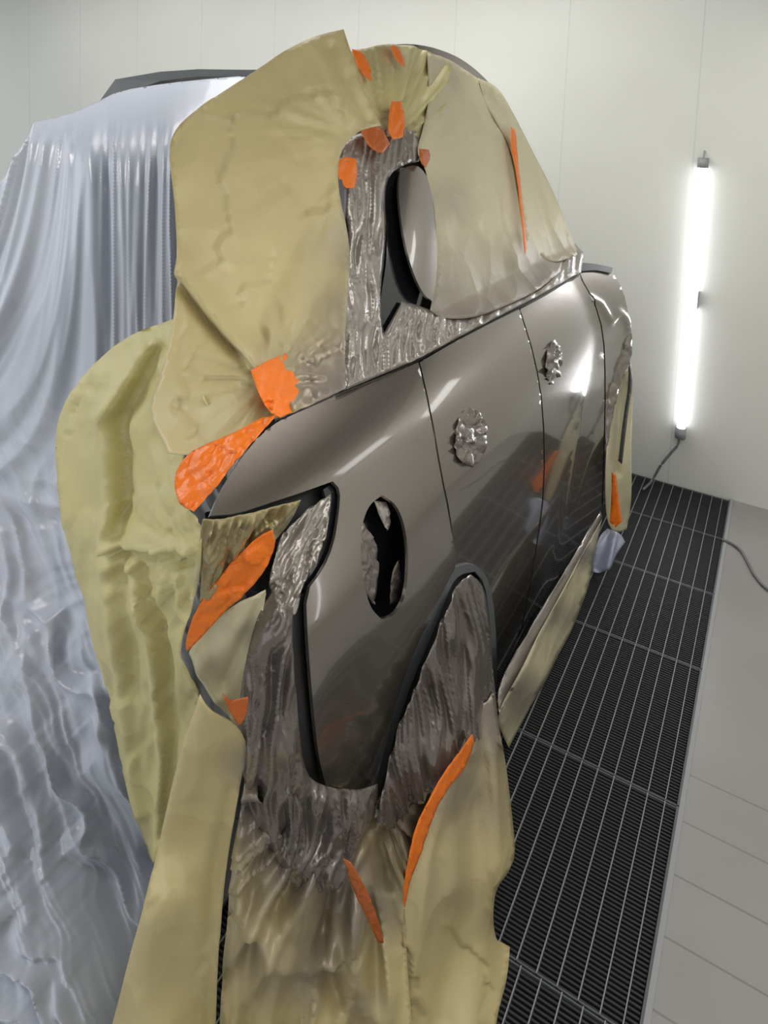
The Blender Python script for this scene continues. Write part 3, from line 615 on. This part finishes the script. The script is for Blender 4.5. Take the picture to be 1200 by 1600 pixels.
thing(sheet('masking_paper', [(956, 640), (968, 600), (986, 566), (990, 600), (988, 700), (986, 780), (980, 828), (962, 832), (948, 820), (944, 760), (948, 690)],
    dep((956, 640, 2.78), (988, 600, 2.9), (986, 780, 2.9), (948, 820, 2.72), (968, 720, 2.75)), PAPER_W, step=4, wr=[w_line(-.05, [(984, 600), (974, 680), (966, 740)], 4), w_noise(.015, 12, 120, 0, 97)]), 'narrow pale paper covering the far front wheel arch', 'masking paper', PG)
thing(sheet('paper_slit', [(983, 560), (990, 598), (982, 640), (972, 725), (967, 720), (975, 650), (983, 605)], dep((983, 560, 2.84), (990, 600, 2.86), (970, 720, 2.70)), BLACK, step=4, thick=.003), 'thin black strip standing for the dark slit in the front arch paper', 'dark slit')  # black strip put in for the shade of the slit
thing(sheet('wheel_cover', [(936, 838), (950, 826), (968, 832), (975, 846), (964, 866), (952, 886), (936, 896), (926, 893), (930, 862)], dep((936, 838, 2.66), (970, 834, 2.72), (930, 893, 2.62), (955, 880, 2.63)), pm('blue_grey_film', (.32, .34, .45), .3, .1, .3), step=4, wr=[w_noise(.02, 10, 60, .3, 98), w_line(.03, [(960, 835), (945, 885)], 7)]), 'blue grey plastic wrapped round the bottom of the front wheel', 'wheel cover')

# ------------------------------------------------------------------ orange tape
TG = 'orange masking tape pieces'
def tape(pts, surf, lab, mat=ORANGE, wr=None, step=4):
    return thing(sheet('masking_tape', pts, surf, mat, step=step, rnd=1, wr=wr or [w_crumple(.005, 14, 1.6, .3, 111), w_noise(.004, 10, 40, .2, 112)], thick=.0008), lab, 'masking tape', TG)
DEFN = (.7, -.7, .1)
tape([(392, 578), (415, 565), (446, 552), (462, 570), (474, 590), (480, 622), (462, 642), (438, 652), (418, 640), (404, 612)], dep((392, 578, .59), (446, 552, .70), (480, 622, .645), (438, 652, .585)), 'orange tape patch on paper above the dark tail of the belt line', wr=[w_crumple(.008, 16, 1.8, 0, 114), w_noise(.005, 9, 30, .2, 115)])
tape([(272, 742), (288, 712), (320, 694), (362, 678), (402, 655), (432, 648), (408, 674), (372, 716), (345, 752), (322, 778), (302, 798), (284, 792), (274, 770)], dep((272, 742, .51), (432, 648, .575), (302, 798, .49), (360, 690, .54)), 'long orange tape band along the upper edge of the tail tip', wr=[w_crumple(.007, 16, 1.8, .8, 116), w_noise(.005, 9, 40, .8, 117)])
tape([(426, 828), (432, 852), (415, 890), (390, 922), (345, 962), (312, 1000), (291, 1018), (290, 1000), (304, 955), (335, 912), (372, 868), (405, 838)], dep((426, 828, .635), (415, 890, .64), (291, 1015, .62), (372, 870, .61)), 'orange tape strip running diagonally below the tail lamp opening', wr=[w_crumple(.008, 18, 1.8, .8, 118)])
tape([(347, 1083), (362, 1096), (388, 1088), (386, 1118), (376, 1136), (362, 1120)], dep((347, 1083, .655), (388, 1090, .675), (376, 1136, .675)), 'faint orange tape scrap at the edge of the pale flap', ORANGE_D)
tape([(738, 1146), (742, 1165), (722, 1208), (694, 1238), (672, 1290), (656, 1340), (640, 1380), (633, 1420), (629, 1400), (636, 1350), (650, 1290), (672, 1245), (700, 1198)], dep((738, 1150, 1.26), (694, 1238, 1.11), (656, 1340, 1.02), (633, 1410, .985), (650, 1290, 1.0)), 'long curved orange tape stripe down the wheel skirt')
tape([(536, 1340), (552, 1352), (575, 1395), (592, 1440), (600, 1474), (591, 1474), (572, 1432), (552, 1392)], dep((536, 1340, .84), (600, 1474, .90)), 'dark orange tape stripe on the crumpled apron under the bumper', ORANGE_D)
DEFN = (.9, -.4, .1)
tape([(550, 76), (566, 80), (578, 100), (582, 128), (568, 118), (556, 98)], side(.06), 'slanting orange tape tab at the very top of the roof edge')
tape([(611, 70), (622, 74), (630, 90), (633, 104), (622, 98), (614, 84)], side(.06), 'tiny orange tape tab on the roof edge right of the slanting one')
tape([(545, 158), (566, 160), (580, 185), (600, 205), (610, 225), (596, 240), (578, 232), (566, 208), (552, 182)], side(.065), 'deep orange tape left of the pillar gather, pointing up left', ORANGE_D)
tape([(612, 158), (627, 158), (633, 185), (630, 214), (615, 218), (606, 205), (608, 180)], side(.068), 'upright orange tape strip right above the pillar gather')
tape([(526, 252), (540, 244), (556, 248), (560, 272), (555, 294), (540, 294), (528, 278)], side(.055), 'bright round orange tape patch left of the black window gap')
tape([(655, 232), (670, 234), (674, 246), (666, 262), (656, 254)], side(.065), 'small brown orange tape scrap above the pillar panel', ORANGE_D)
tape([(799, 198), (806, 204), (808, 240), (815, 300), (824, 385), (820, 398), (812, 310), (803, 250), (798, 225)], side(.062), 'thin orange tape line down the right window paper')
tape([(955, 738), (962, 742), (968, 790), (972, 815), (962, 824), (952, 815), (956, 780)], dep((955, 738, 2.64), (965, 820, 2.60)), 'small orange tape at the foot of the front arch paper')

# ------------------------------------------------------------------ plastic drape over the tail
DEFN = (.2, -.95, .1)
def fold(U, V):
    top = np.clip((V-186)/40, 0.06, 1)
    s = U + np.clip(V-190, 0, 900)*(.32*np.clip((150-U)/200, 0, 1)) - np.clip(V-750, 0, 900)*.42
    Z = V*.12
    a = nz(s, Z, 11, 60, 0, 81, True)*.010 + nz(s, Z, 24, 90, 0, 82, True)*.022 + nz(s, Z, 70, 120, 0, 83)*.03
    low = np.clip((V-560)/400, 0, 1)
    a = a*(1-.75*low) + low*(nz(U, V, 20, 260, -.38, 84, True, 30)*.010 + nz(U, V, 46, 420, -.42, 86, True, 60)*.030 + nz(U, V, 120, 240, -.3, 85)*.03)
    return a*top
thing(sheet('plastic_sheet', [(-120, 420), (-60, 330), (0, 290), (30, 235), (54, 190), (100, 182), (150, 160), (186, 142), (260, 130), (330, 123), (385, 118), (420, 130), (400, 300), (390, 700), (380, 1000), (330, 1350), (260, 1720), (-120, 1720)],
    dep((54, 190, 1.12), (270, 194, 1.06), (150, 192, 1.10), (150, 160, 1.26), (250, 130, 1.34), (385, 118, 1.37), (420, 160, 1.25), (0, 300, 1.10), (-100, 400, 1.05), (270, 500, 1.03), (100, 600, 1.06), (0, 900, 1.0), (200, 1100, .98), (240, 1340, 1.02), (0, 1340, .80), (380, 900, 1.0), (100, 1600, .69), (-100, 1600, .62), (250, 1650, .78)),
    PLASTIC, step=3.3, rnd=1, wr=[fold]), 'translucent bluish white plastic sheet draped in folds over the car tail', 'plastic sheet')
# the tailgate that carries the plastic
tg = boxes('tailgate', [(-1.72, -.80, 1.17, 1.24, .08, 1.60)], pm('tailgate_grey', (.10, .10, .115), .4, .3), None, .03); cp(tg)
